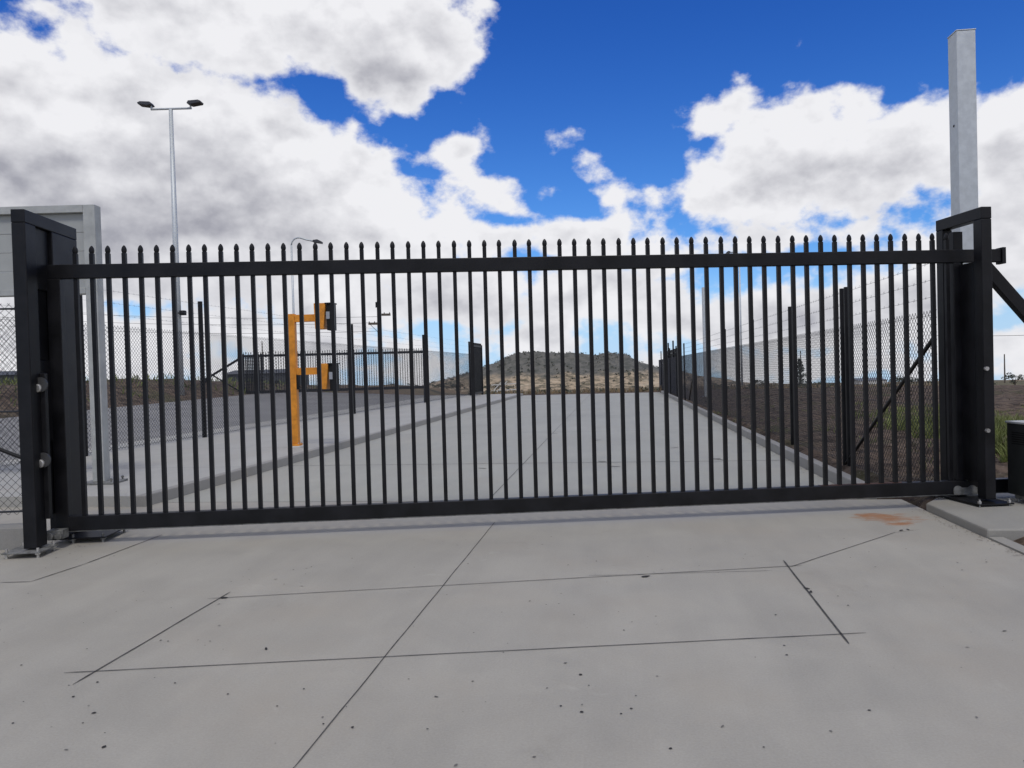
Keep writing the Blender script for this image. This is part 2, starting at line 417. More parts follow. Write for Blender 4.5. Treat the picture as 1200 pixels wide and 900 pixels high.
t.links.new(mixc(sstep(hz, -7, 0), tan, scr).k, b.inputs['Base Color'])
struct(obj('hill', bm, m, smooth=True))

# ------------------------------------------------------------------ ground surfaces
def sheet(name, poly, z, m, thick=.0):
    bm = B(); top = [bm.verts.new((p[0], p[1], (p[2] if len(p) > 2 else 0) + z)) for p in poly]; bm.faces.new(top)
    if thick:
        low = [bm.verts.new(v.co - Vector((0, 0, thick))) for v in top]
        for i in range(len(top)): bm.faces.new((top[i], top[(i+1) % len(top)], low[(i+1) % len(top)], low[i]))
    return struct(obj(name, bm, m))
def strip(bm, a, b, w0, jit=.25, n=None, z=.004, mi=0):   # irregular thin filled cut between two ground points
    a = Vector((a.x, a.y, 0)); b = Vector((b.x, b.y, 0)); d = b-a; L = d.length; n = n or max(6, int(L/.06)); d.normalize(); s = Vector((-d.y, d.x, 0))
    prev = None; off = random.uniform(0, 50)
    for i in range(n+1):
        p = a + d*L*i/n
        c = noise.noise(Vector((off+i*.12, 0, 0)))*.0035
        w = w0*(1 + jit*noise.noise(Vector((off+i*.5, 3, 0)))*1.6)*(.4 if i in (0, n) else 1)
        cur = (bm.verts.new(p + s*(c+w/2) + Vector((0,0,z))), bm.verts.new(p + s*(c-w/2) + Vector((0,0,z))))
        if prev: f = bm.faces.new((prev[0], prev[1], cur[1], cur[0])); f.material_index = mi
        prev = cur
def chip(bm, p, r, z=.004, mi=0, asp=1.0):
    n = 8; ph = random.uniform(0, 6.28); vs = []
    for i in range(n):
        a = 2*math.pi*i/n; rr = r*random.uniform(.6, 1.15); x = math.cos(a)*rr*asp; y = math.sin(a)*rr
        vs.append(bm.verts.new((p.x + x*math.cos(ph)-y*math.sin(ph), p.y + x*math.sin(ph)+y*math.cos(ph), z)))
    f = bm.faces.new(vs); f.material_index = mi
# entrance apron: concrete in front of and under the gate
bm = B()
ap = [(-24, -14), (3.04, -14), (3.04, 8.6), (-24, 8.6)]
f = bm.faces.new([bm.verts.new((x, y, 0)) for x, y in ap])
if f.normal.z < 0: f.normal_flip()
for a, b, w in [((243,702),(940,663),.010),((75,789),(1015,742),.010),((270,694),(85,803),.012),((918,657),(995,755),.016),
                ((580,612),(345,900),.008),((925,665),(1050,624),.009),((1050,624),(1078,621),.006),((0,683),(36,682),.014),((36,682),(100,661),.014),((100,661),(190,627),.014),
                ((690,675),(905,669),.006)]:
    strip(bm, gnd(*a), gnd(*b), w*.72, mi=1)
g = gnd(345, 900); g2 = gnd(580, 612); strip(bm, g, g + (g-g2)*1.5, .008, mi=1)
for px, py, r in [(114,750+50,.012),(110,836,.018),(122,876,.02),(86,817,.013),(413,853,.014),(379,849,.009),(325,828,.008),(267,814,.011),(205,801,.010),(356,808,.010),
                  (188,751,.012),(197,752,.009),(102,761,.011),(333,685,.010),(344,668,.011),(292,680,.008),(680,791,.017),(682,835,.014),(641,807,.009),(657,828,.01),(740,831,.011),(728,837,.009),
                  (690,804,.008),(745,816,.008),(786,878,.012),(919,757,.012),(922,768,.012),(909,721,.013),(994,710,.012),(982,699,.009),(699,658,.010),(871,655,.009),(1156,659,.012),(1019,833,.012),
                  (590,765,.009),(555,742,.008),(501,855,.008),(554,799,.009),(588,718,.007),(15,848,.012),(97,848,.009),(25,780,.010),(410,622+70,.008),(731,739,.01),(640,709,.008),(655,708,.009),(1020,700,.007)]:
    chip(bm, gnd(px, py), r*.62, mi=2)
for i in range(70):
    p = cw(random.uniform(-4.2, 3.8), random.uniform(2.6, 6.8)); chip(bm, p, random.choice((.0025, .003, .004, .005)), mi=2)
for i in range(110):
    p = cw(random.uniform(-4.2, 3.8), random.uniform(2.6, 6.8)); chip(bm, p, random.choice((.003, .004, .005, .006)), mi=3, asp=random.uniform(1, 2.4))
for px, py, r in [(757,676,.018),(1056,622,.014),(1064,621,.012),(312,761,.010),(945,690,.015),(950,694,.012),(262,701,.018)]: chip(bm, gnd(px, py), r, z=.005, mi=2, asp=2.2)
struct(obj('apron', bm, [M_conc, M_joint, M_chip, M_chip2]))
# concrete road beyond the gate, with joints
bm = B()
f = bm.faces.new([bm.verts.new(p) for p in ((KL, 8.605, .002), (KR, 8.605, .002), (KR, 46.2, .002), (KL, 46.2, .002))])
strip(bm, Vector((KL, 12.1, 0)), Vector((KR, 12.1, 0)), .022, z=.006, mi=1)
for yy in (18.2, 24.3, 30.4, 36.5): strip(bm, Vector((KL, yy, 0)), Vector((KR, yy, 0)), .012, z=.006, mi=1)
strip(bm, Vector((-1.5, 8.62, 0)), Vector((-1.5, 46, 0)), .008, z=.0065, mi=1)
for px, py in [(650,508),(700,516),(706,541),(565,549),(720,547),(840,538),(790,525),(780,510),(680,490)]: chip(bm, gnd(px, py), .035, z=.0062, mi=2, asp=3.0)
strip(bm, gnd(830, 537), gnd(852, 540), .03, z=.007, mi=1)
struct(obj('road', bm, [M_road, M_joint, M_chip2]))
# raised path on the left with its kerb, asphalt yard beyond it
bm = B(); box(bm, PATHL, KL-.16, 8.3, 46, -.05, .13)
for yy in range(11, 46, 3): strip(bm, Vector((PATHL, yy, 0)), Vector((KL-.16, yy, 0)), .008, z=.1345, mi=1)
struct(obj('path', bm, [M_path, M_joint]))
def kerb(name, x0, x1, y0, y1, flip):
    bm = B(); n = int((y1-y0)/2.4)
    for i in range(n):
        a = y0 + (y1-y0)*i/n + .004; b = y0 + (y1-y0)*(i+1)/n - .004
        zt = .134; bat = .03
        xa, xb = (x0, x1-bat) if not flip else (x0+bat, x1)
        vs = [bm.verts.new(p) for p in ((x0,a,-.05),(x1,a,-.05),(x1,b,-.05),(x0,b,-.05),(xa,a,zt),(xb,a,zt),(xb,b,zt),(xa,b,zt))]
        for f in ((0,3,2,1),(4,5,6,7),(0,1,5,4),(1,2,6,5),(2,3,7,6),(3,0,4,7)): bm.faces.new([vs[q] for q in f])
    return struct(obj(name, bm, M_kerb, bevel=.012))
kerb('kerb', KL-.155, KL+.0, 8.3, 46, False)
kerb('kerb', KR, KR+.16, 8.65, 45, True)
kerb('kerb', PATHL-.15, PATHL-.005, 6, 46, True)
sheet('yard_asphalt', [(ASL-1.2, 4, .10), (PATHL-.155, 4, 0.05), (PATHL-.155, 46.4, .12), (ASL-1.2, 47, .62)], .0, M_asph)
# concrete footing pad under the right gate frame
pp = [Vector((3.045, 7.95, 0)), Vector((3.045, 6.72, 0)), Vector((6.0, 6.75, 0)), Vector((6.0, 8.6, 0)), Vector((3.5, 8.6, 0))]
bm = B(); top = [bm.verts.new((p.x, p.y, .075)) for p in pp]; low = [bm.verts.new((p.x, p.y, -.12)) for p in pp]; bm.faces.new(top)
for i in range(5): bm.faces.new((top[i], top[(i+1) % 5], low[(i+1) % 5], low[i]))
struct(obj('footing_pad', bm, M_pad, bevel=.015))
e0 = [Vector((3.045, d, 0)) for d in (6.70, 5.4, 4, 2.5)]; e1 = [Vector((3.16, d, 0)) for d in (6.70, 5.4, 4, 2.5)]
bm = B(); vs = [(bm.verts.new((a.x, a.y, .014)), bm.verts.new((b.x, b.y, .014)), bm.verts.new((a.x, a.y, -.05)), bm.verts.new((b.x, b.y, -.05))) for a, b in zip(e0, e1)]
for a, b in zip(vs, vs[1:]): bm.faces.new((a[0], a[1], b[1], b[0])); bm.faces.new((a[1], a[3], b[3], b[1])); bm.faces.new((a[0], b[0], b[2], a[2]))
struct(obj('edge_strip', bm, M_pad))

# ------------------------------------------------------------------ main sliding gate
a = at(88.4, 300, 7.0); b = at(1109, 294, 7.62); a.z = b.z = 0
G0, GA, GL = fence_frame(a, b)
NP = 59
gate = thing('sliding_gate', 'wide black steel palisade sliding gate closed across the concrete driveway', 'gate', G0, GA)
ZT0, ZT1, ZB0, ZB1 = 2.475, 2.605, .135, .268
def palisade_parts(root, L, n, zt0, zt1, zb0, zb1, x0, x1, xb0, xb1, tail=0, scale=1.0, single=False):
    obj('top_rail', bx(x0, x1, -.032, .032, zt0, zt1), M_black, root, bevel=.006)
    obj('bottom_rail', bx(xb0, xb1, -.045, .045, zb0, zb1), M_black, root, bevel=.006)
    bm = B(); s = .0182
    box(bm, -s, s, -s, s, zb1+.001, zt1+.101)
    # pressed spear tip: neck, bulb, point
    prof = [(.018, .10), (.019, .106), (.0235, .118), (.0245, .134), (.020, .152), (.012, .166), (.004, .174)]
    rings = []
    for r, dz_ in prof:
        rings.append([bm.verts.new((math.cos(k*math.pi/4+.39)*r, math.sin(k*math.pi/4+.39)*r*.8, zt1+dz_)) for k in range(8)])
    for p, q in zip(rings, rings[1:]):
        for k in range(8): bm.faces.new((p[k], p[(k+1) % 8], q[(k+1) % 8], q[k]))
    bm.faces.new(rings[-1])
    p0 = obj('picket', bm, M_black, root, loc=(0, 0, 0))
    for i in range(1, n):
        p = p0.copy(); C.objects.link(p); p.parent = root; p.location = (L*i/(n-1), random.uniform(-.0015, .0015), 0); p.rotation_euler = (0, random.uniform(-.0012, .0012), 0)
palisade_parts(gate, GL, NP, ZT0, ZT1, ZB0, ZB1, -.40, GL+.56, -.13, GL+2.5)
obj('end_cap', bx(GL+.56, GL+.60, -.05, .05, ZT0-.02, ZT1+.015), M_black, gate, bevel=.004)
obj('end_stile', bx(-.25, -.13, -.04, .04, ZB0, ZT0-.001), M_black, gate, bevel=.005)
obj('end_stile', bx(GL+.05, GL+.13, -.034, .034, ZB1+.001, ZT0-.001), M_black, gate, bevel=.005)
obj('tail_brace', bar(B(), (GL+.34, 0, 2.50), (GL+2.32, 0, .30), .075, .125), M_black, gate, bevel=.004)
obj('track', bx(-.30, GL+2.5, -.030, .030, ZB0-.012, ZB0-.002), M_dirtysteel, gate)
bm = B()
for k in range(26):
    x = 7.35 + random.gauss(0, .16); chipx = random.uniform(.01, .035)
    box(bm, x, x+chipx*1.8, -.0472, -.0455, ZB1-random.uniform(.02, .05), ZB1-.003)
bm.free()
bm = B(); box(bm, 7.1, 7.95, -.03, .03, ZB1+.0005, ZB1+.003)
o = obj('weld_rust', bm, M_rust, gate); o['label'] = 'rust bloom on top of the bottom rail'
# portal frames that guide the gate
def bolt(bm, x, y, z0, h=.085, r=.012):
    tube(bm, (x, y, z0), (x, y, z0+h), r, 8); tube(bm, (x, y, z0+.03), (x, y, z0+.052), r*2.0, 6)
def portal(name, label, x, zt, base, left, fr=(-.36, -.22), rr=(.05, .32), w=.115):
    t = thing(name, label, 'portal frame', G0 + Vector((math.cos(GA)*x, math.sin(GA)*x, 0)), GA, 'portal frames that guide the gate')
    obj('post', bx(-w/2, w/2, fr[0], fr[1], base+.013, zt-.116), M_black, t, bevel=.007)
    obj('post', bx(-w/2, w/2, rr[0], rr[1], base+.013, zt-.116), M_black, t, bevel=.007)
    obj('top_beam', bx(-w/2-.001, w/2+.001, fr[0]-.001, rr[1]+.001, zt-.115, zt), M_black, t, bevel=.007)
    return t
zt = 3.03
pl = portal('guide_portal', 'black steel portal frame with two white roller discs at the left end of the gate', -.26, zt, .055, True, fr=(-.44, -.27), rr=(-.0, .46))
obj('side_plate', bx(-.045, .02, -.265, -.005, 2.36, zt-.118), M_black, pl, bevel=.003)
obj('side_plate', bx(-.05, .0, -.215, -.005, 1.722, 2.358), M_black, pl, bevel=.003)
obj('side_plate', bx(-.05, .0, -.235, -.005, .30, .978), M_black, pl, bevel=.003)
obj('side_plate', bx(-.045, .02, -.265, -.005, .98, 1.72), M_black, pl, bevel=.003)
obj('base_plate', bx(-.20, .12, -.52, -.20, .042, .056), M_dirtysteel, pl, bevel=.003)
obj('base_plate', bx(-.08, .42, .02, .54, .042, .056), M_black, pl, bevel=.003)
for (x, y) in ((-.17, -.49), (.09, -.49), (-.17, -.23), (.09, -.23), (.12, .05), (.39, .05), (.39, .50)):
    bm = B(); bolt(bm, x, y, .0); obj('bolt', bm, M_zinc if y < 0 else M_dirtysteel, pl)
for z in (1.47, .80):
    bm = B(); tube(bm, (.07, -.33, z+.03), (.07, -.31, z+.03), .066, 24)
    o = obj('roller_plate', bm, M_plate, pl)
    bm = B(); tube(bm, (.055, -.352, z), (.055, -.331, z), .034, 20, .040); o2 = obj('roller_cap', bm, M_zinc, pl, smooth=False, bevel=.006)
obj('bracket', bx(.058, .10, -.30, -.25, .3, 1.6), M_black, pl, bevel=.003)
obj('guide_channel', bx(.08, .17, -.06, .06, .06, 2.45), M_black, pl, bevel=.004) if False else None
bm = B(); tube(bm, (.075, -.24, .30), (.075, -.24, .76), .005, 6); obj('chain', bm, M_zinc, pl)
bm = B(); box(bm, .0, .14, -.17, -.065, .09, .17); tube(bm, (.03, -.20, .12), (.03, -.17, .12), .035, 16); tube(bm, (.11, -.20, .12), (.11, -.17, .12), .030, 16)
obj('roller_bracket', bm, M_dirtysteel, pl, bevel=.003)
pr = portal('guide_portal', 'black steel portal frame at the right end, in front of the tall galvanised post', GL+.165, 2.965, .115, False, fr=(-.36, -.24), rr=(.22, .33), w=.105)
obj('inner_post', bx(-.05, .05, .055, .13, .115, 2.80), M_black, pr, bevel=.005)
obj('inner_post', bx(-.045, .045, -.235, .045, .28, 2.45), M_black, pr, bevel=.005)
obj('base_plate', bx(-.20, .16, -.46, .40, .090, .105), M_black, pr, bevel=.003)
for (x, y) in ((-.17, -.43), (.13, -.43), (-.17, .10), (-.17, .36), (.13, .36)):
    bm = B(); bolt(bm, x, y, .075, .07, .009); obj('bolt', bm, M_zinc, pr)
for z in (1.40, .80):
    bm = B(); tube(bm, (-.035, -.385, z), (-.035, -.36, z), .020, 14); obj('roller_cap', bm, M_zinc, pr)
bm = B(); tube(bm, (-.12, -.05, .17), (-.12, .05, .17), .05, 16); tube(bm, (.03, -.05, .17), (.03, .05, .17), .05, 16); box(bm, -.17, .08, -.056, -.052, .13, .2)
obj('roller', bm, M_dirtysteel, pr)

# operator cabinet at the tail
cb = thing('gate_motor_cabinet', 'dark green grey metal cabinet with pale lid on the concrete pad right of the gate', 'cabinet', G0 + Vector((math.cos(GA)*(GL+.72), math.sin(GA)*(GL+.745), .05)) + Vector((math.sin(GA), -math.cos(GA), 0))*.36, GA)
obj('body', bx(-.25, .25, -.17, .17, .10, .80), M_cab, cb, bevel=.003)
obj('lid', bx(-.262, .262, -.182, .182, .801, .822), M_cabtop, cb, bevel=.004)
obj('plinth', bx(-.21, .21, -.13, .13, .055, .099), M_dirtysteel, cb, bevel=.004)
bm = B()
for k in range(6): box(bm, -.256, -.2505, -.10, .10, .60+k*.022, .610+k*.022)
obj('vent', bm, M_dark, cb)
for x in (-.19, .19):
    for y in (-.11, .11): bm = B(); tube(bm, (x, y, 0), (x, y, .06), .012, 8); obj('stud', bm, M_zinc, cb)

# tall galvanised posts
def galv(p, h, w, label):
    t = thing('steel_post', label, 'post', p, -YAW*0+R(2), 'tall galvanised square posts')
    obj('shaft', bx(-w/2, w/2, -w/2, w/2, .02, h), M_galv, t, bevel=.008)
    obj('cap', bx(-w/2-.004, w/2+.004, -w/2-.004, w/2+.004, h+.001, h+.012), M_galv, t, bevel=.002)
    obj('base_plate', bx(-w/2-.09, w/2+.09, -w/2-.09, w/2+.09, 0, .02), M_galv, t)
    bm = B(); tube(bm, (-w/2-.004, -.01, h*.80), (-w/2+.01, -.01, h*.80), .014, 10); obj('bolt_hole', bm, M_dark, t)
p = at(1127, 60, 8.35); top = at(1120, 38, 8.3).z
galv((p.x, p.y, .05), top-.05, .20, 'tall galvanised square post rising behind the right gate frame')
p = at(825.5, 345, 36); galv((p.x, p.y, .05), 5.2, .22, 'distant galvanised square post on the far dirt beside the right fence')

# ------------------------------------------------------------------ chain link fences
def chain_fence(label, a, b, zm, zp, posts, r_post, barbs=3, pitch=.075, r=.0030, braces=(), z0=.06, group='black chain link fences', rails=False, wr=.0026):
    o, ang, L = fence_frame(a, b)
    t = thing('chain_link_fence', label, 'fence', (o.x, o.y, 0), ang, group)
    m_ = obj('wire_mesh', wires(L, z0, zm, pitch, r), M_wire, t)
    for z in (zm-.01, z0+.03, (zm+z0)/2):
        bm = B(); tube(bm, (0, 0, z), (L, 0, z), wr, 5); obj('line_wire' if not rails else 'rail', bm, M_wire, t)
    for s in posts:
        bm = B(); tube(bm, (s, .03, 0), (s, .03, zp), r_post, 12); obj('post', bm, M_black, t, smooth=False)
    for k in range(barbs):
        z = zm + (zp - zm)*(k+1)/(barbs+.25)
        bm = B(); n = max(2, int(L/2.5))
        pts = []
        for i in range(n+1): pts.append((L*i/n, .0 , z - (.012 if i % 2 else 0)))
        for p, q in zip(pts, pts[1:]): tube(bm, p, q, .0021, 4, cap=False)
        s = .1
        while s < min(L, 26):
            for dd in ((.018, .014), (-.018, .014), (.016, -.016)): tube(bm, (s-dd[0], 0, z-dd[1]), (s+dd[0], 0, z+dd[1]), .0011, 3, cap=False)
            s += .15
        obj('barbed_wire', bm, M_barb, t)
    for (s0, zz0, s1, zz1, rr) in braces:
        bm = B(); tube(bm, (s0, .03, zz0), (s1, .03, zz1), rr, 10); obj('brace', bm, M_black, t)
    return t
# right fence beside the road
fx = lambda D, wx: Vector((wx, (D + wx*math.sin(YAW))/math.cos(YAW) , 0))
ra = cw(4.5, 7.9); rb = Vector((3.42, 10.9, 0)); rb = gnd(997, 547); rb2 = at(791, 440, 52); rb2.z = 0
dirv = Vector((0.0, 1, 0)); base = Vector((3.42, 0, 0))
y0f = 8.15; Lf = 44.0
posts = [2.80, 3.0, 6.10, 9.7, 13.9, 17.9, 21.9, 25.9, 29.9, 33.9, 37.9, 41.0]
chain_fence('long black chain link fence with barbed wire running along the right road kerb', (3.25, y0f, 0), (3.0, y0f+Lf, 0), 1.97, 2.54, posts, .032,
            r=.0028, braces=[(2.95, .08, .0, 1.72, .022), (21.9, 1.5, 24.2, .1, .022)])
# left fence along the path
lp = [.4, 5.0, 9.55, 19.0, 28.4, 37.0]
y0l = 8.6
chain_fence('long black chain link fence with barbed wire standing on the raised left path', (-10.06, y0l, 0), (-8.48, y0l+39.5, 0), 2.6, 3.38, [.3, 4.3, 8.2, 17.6, 26.5, 36.0], .055, r=.0036, pitch=.088,
            braces=[], z0=.16)
# short fence left of the gate
a = G0 + Vector((math.cos(GA), math.sin(GA), 0))*(-.46) ; b = G0 + Vector((math.cos(GA), math.sin(GA), 0))*(-5.0)
chain_fence('short black chain link fence joining the left gate frame, beneath the pale board', a, b, 2.22, 2.30, [.02, 2.4, 4.5], .03, barbs=0, pitch=.075, r=.0022, z0=.30,
            braces=[(.0, .80, .5, 1.02, .018)], wr=.010)
o, ang, L = fence_frame(a, b)
pb = bx(0, L, -.12, .12, -.02, .20); po = struct(obj('kerb', pb, M_kerb, bevel=.01)); po.location = (o.x, o.y, 0); po.rotation_euler = (0, 0, ang)

# ------------------------------------------------------------------ pale board on posts (left)
c0 = gnd(121, 566, .13); cd = (c0.x*FWD.x + c0.y*FWD.y)
ztop = at(110, 241, cd).z; zbot = at(60, 346, cd).z
sg = thing('sign_board', 'large pale grey framed board on square legs, seen from behind above the left fence', 'signboard', (c0.x, c0.y, .13), YAW)
zt_ = ztop - .13; zb_ = zbot - .13
obj('leg', bx(-.10, .06, -.08, .08, .03, zt_), M_sign, sg, bevel=.006)
obj('leg', bx(-4.1, -3.9, -.10, .10, .03, zt_), M_sign, sg, bevel=.006)
obj('top_rail', bx(-3.899, -.101, -.08, .08, zt_-.10, zt_), M_sign, sg, bevel=.004)
obj('bottom_rail', bx(-3.899, -.101, -.08, .08, zb_, zb_+.08), M_sign, sg, bevel=.004)
for x in (-.92, -1.9, -2.9): obj('stiffener', bx(x-.05, x+.05, -.07, .07, zb_+.081, zt_-.101), M_sign, sg, bevel=.004)
bm = B(); n = 4
for k in range(n):
    z0_ = zb_+.08 + (zt_-zb_-.18)*k/n; z1_ = zb_+.08 + (zt_-zb_-.18)*(k+1)/n - .006
    box(bm, -3.9, -.1, -.012, .02, z0_, z1_)
obj('panel', bm, M_signp, sg)
obj('base_plate', bx(-.22, .24, -.2, .2, .0, .03), M_dirtysteel, sg, bevel=.004)
for x in (-.17, .19):
    for y in (-.15, .15): bm = B(); bolt(bm, x, y, .02, .06, .010); obj('bolt', bm, M_dirtysteel, sg)

# ------------------------------------------------------------------ yellow access stand
g = gnd(347, 524, .13); yd = g.dot(FWD)
ys_ = thing('intercom_stand', 'orange yellow steel stand with two reader heads on arms at the path kerb', 'access stand', (g.x, g.y, .13), R(3))
topz = at(347, 368, yd).z - .13
obj('post', bx(-.068, .068, -.06, .06, .07, topz), M_yellow, ys_, bevel=.006)
obj('plinth', bx(-.13, .13, -.13, .13, 0, .03), M_white, ys_, bevel=.004)
obj('base_plate', bx(-.10, .10, -.10, .10, .031, .07), M_yellow, ys_, bevel=.004)
def head(zc, hgt, x0, armz):
    obj('arm', bx(.069, x0, -.05, .05, armz-.07, armz+.07), M_yellow, ys_, bevel=.004)
    bm = B(); w0, w1 = .22, .17
    vs = [bm.verts.new(p) for p in ((x0+.005,-.13,zc-hgt/2),(x0+w1,-.13,zc-hgt/2),(x0+w1,.13,zc-hgt/2),(x0+.005,.13,zc-hgt/2),(x0-.01,-.13,zc+hgt/2),(x0+w0,-.13,zc+hgt/2),(x0+w0,.13,zc+hgt/2),(x0-.01,.13,zc+hgt/2))]
    for f in ((0,3,2,1),(4,5,6,7),(0,1,5,4),(1,2,6,5),(2,3,7,6),(3,0,4,7)): bm.faces.new([vs[i] for i in f])
    h = obj('head', bm, M_yellow, ys_, bevel=.006)
    obj('reader', bx(x0+.235, x0+.36, -.11, .11, zc-hgt/2-.03, zc+hgt/2-.02), M_dark, h, bevel=.01)
    obj('screen', bx(x0+.232, x0+.30, -.126, -.112, zc-.06, zc+.08), M_screen, h)
    obj('hood', bx(x0+.21, x0+.37, -.135, .135, zc+hgt/2-.02+.003, zc+hgt/2+.005), M_dark, h)
head(at(380, 371, yd).z-.13, .50, .50, at(360, 373, yd).z-.13)
head(at(381, 441, yd).z-.13, .50, .52, at(362, 435, yd).z-.13)
for zz_ in (.55, 1.35):
    obj('cover_plate', bx(-.045, .045, -.066, -.061, zz_, zz_+.22), M_yellow, ys_, bevel=.002)
for sx in (-.08, .08):
    for sy in (-.08, .08): bm = B(); tube(bm, (sx, sy, .07), (sx, sy, .09), .012, 6); obj('bolt', bm, M_zinc, ys_)
obj('cable', ptube([(.11, 0, 1.2), (.16, 0, 1.15), (.20, 0, 1.25), (.24, 0, 1.33)], .010), M_dark, ys_)
obj('junction_box', bx(.069, .11, -.05, .05, at(355, 452, yd).z-.2, at(355, 440, yd).z-.1), M_dark, ys_)

# ------------------------------------------------------------------ lamps and poles
def flood(D, px, py_base, py_top):
    p = at(px, py_base, D); zt = at(px-6, py_top, D).z
    t = thing('light_pole', 'tall grey flood light pole with two dark lamp heads on a crossarm', 'light pole', p, YAW)
    h = zt - p.z
    bm = B(); tube(bm, (0, 0, .03), (0, 0, h), .19, 12, .10); obj('pole', bm, M_galv, t, smooth=True)
    obj('base_plate', bx(-.3, .3, -.3, .3, 0, .03), M_galv, t)
    bm = B(); tube(bm, (-1.05, 0, h+.03), (1.1, 0, h+.03), .06, 8); tube(bm, (-1.0, 0, h), (-1.05, 0, h+.28), .05, 8); tube(bm, (1.05, 0, h), (1.05, 0, h+.28), .05, 8)
    obj('crossarm', bm, M_galv, t)
    for s in (-1, 1):
        bm = B()
        pr_ = [(0, -.02), (.08, .12), (.60, .15), (.74, .09), (.70, .0), (.2, -.08)]
        fr = [bm.verts.new((s*(.93+x), -.24, h+.25+z)) for x, z in pr_]; bk = [bm.verts.new((s*(.93+x), .24, h+.25+z)) for x, z in pr_]
        bm.faces.new(fr); bm.faces.new(bk[::-1])
        for i in range(6): bm.faces.new((fr[i], fr[(i+1) % 6], bk[(i+1) % 6], bk[i]))
        hd = obj('lamp_head', bm, M_lamp, t, bevel=.02)
    obj('camera_box', bx(.25, .5, -.4, -.1, at(219, 367, D).z-p.z-.12, at(219, 367, D).z-p.z+.12), M_dark, t)
    bm = B(); tube(bm, (.1, -.25, at(219, 367, D).z-p.z), (.28, -.25, at(219, 367, D).z-p.z), .03, 6); obj('bracket', bm, M_dark, t)
    obj('access_cover', bx(-.10, .02, -.19, -.16, at(207, 347, D).z-p.z-.12, at(207, 347, D).z-p.z+.12), M_cabtop, t)
flood(40, 212, 466, 128)
def street(px, py_base, py_top, D, reach, label, drop=-.25, zb=.3):
    pt = at(px, py_top, D); z0 = theight(pt.x, pt.y); h = pt.z - z0
    t = thing('street_lamp', label, 'street lamp', (pt.x, pt.y, z0), YAW, 'outreach street lamps in the yard')
    bm = B(); tube(bm, (0, 0, 0), (0, 0, h*.93), .085, 10, .055); obj('pole', bm, M_galv, t, smooth=True)
    pts = []; s = 1 if reach > 0 else -1; R_ = .45
    for k in range(6):
        a_ = k/5*R(100); pts.append((s*(R_*(1-math.cos(a_))), 0, h*.93 + R_*math.sin(a_)))
    zz = pts[-1][2]; pts.append((reach*.55, 0, zz + drop*.5)); pts.append((reach*.85, 0, zz + drop))
    obj('outreach_arm', ptube(pts, .05), M_galv, t, smooth=True)
    bm = B(); x0, x1 = reach*.82, reach*1.15; zz += drop
    pr_ = [(x0, -.06), (x0, .07), ((x0+x1)/2, .13), (x1, .02), (x1*.99, -.09)]
    fr = [bm.verts.new((x, -.16, zz+z + (x-x0)*s*-.12)) for x, z in pr_]; bk = [bm.verts.new((x, .16, zz+z + (x-x0)*s*-.12)) for x, z in pr_]
    bm.faces.new(fr); bm.faces.new(bk[::-1])
    for i in range(5): bm.faces.new((fr[i], fr[(i+1) % 5], bk[(i+1) % 5], bk[i]))
    obj('lamp_head', bm, M_lamp, t)
street(341, 450, 274, 46, 1.65, 'curved arm grey street lamp rising behind the yellow stand')
street(866, 450, 290, 60, -.9, 'far street lamp whose head peeps over the gate right of its middle', drop=.0)
street(1109, 450, 290, 50, -.9, 'far street lamp whose head peeps over the gate beside the right frame', drop=.0)
def power_pole(px, py_top, D, label, arms=True):
    pt = at(px, py_top, D); z0 = theight(pt.x, pt.y); h = pt.z - z0
    t = thing('power_pole', label, 'power pole', (pt.x, pt.y, z0), YAW + .2, 'wooden power poles far behind')
    bm = B(); tube(bm, (0, 0, 0), (0, 0, h), .26 if arms else .17, 8, .2 if arms else .11); obj('pole', bm, M_wood, t)
    if arms:
        obj('crossarm', bx(-.1, 1.3, -.12, .12, h-1.65, h-1.40), M_wood, t); obj('crossarm', bx(-1.2, .1, -.12, .12, h-2.65, h-2.40), M_wood, t)
        for x, z in ((1.2, h-1.48), (.6, h-1.48), (-1.1, h-2.48), (-.5, h-2.48)):
            bm = B(); tube(bm, (x, 0, z), (x, 0, z+.22), .07, 8, .04); obj('insulator', bm, M_dark, t)
        obj('transformer', bx(-.35, -.12, -.2, .2, h-.7, h-.1), M_dark, t, bevel=.02)
        bm = B(); tube(bm, (-1.0, 0, h-2.6), (-.05, 0, h-3.6), .03, 6); obj('stay', bm, M_wood, t)
    return pt
pA = power_pole(443.5, 353, 85, 'wooden power pole with two staggered crossarms behind the far gate')
pB = power_pole(307, 400, 170, 'slim distant power pole above the dark shed', False)
power_pole(1177, 415, 170, 'slim distant power pole on the far right horizon beside the bush', False)
power_pole(898, 412, 150, 'slim distant power pole behind the right fence', False)
power_pole(938, 411, 190, 'slim distant power pole behind the conical tree', False)
def cable(name, label, a, b, sag, r=.03, group=None):
    pts = [Vector(a).lerp(Vector(b), i/24) - Vector((0, 0, sag*(1-(2*i/24-1)**2))) for i in range(25)]
    tag(obj(name, ptube(pts, r, 4), M_dark), label, 'cable', group)
for i, (y0_, y1_) in enumerate([(352, 371), (362, 378), (372, 388)]):
    cable('power_line', 'one of three thin power lines crossing the sky behind the left half of the gate', at(-120, y0_, 90), at(443, y1_, 85), .9, .018, 'power lines in the sky')
cable('power_line', 'single thin power line crossing the low sky at the far right', at(1090, 393, 120), at(1400, 380, 100), .6, .03)

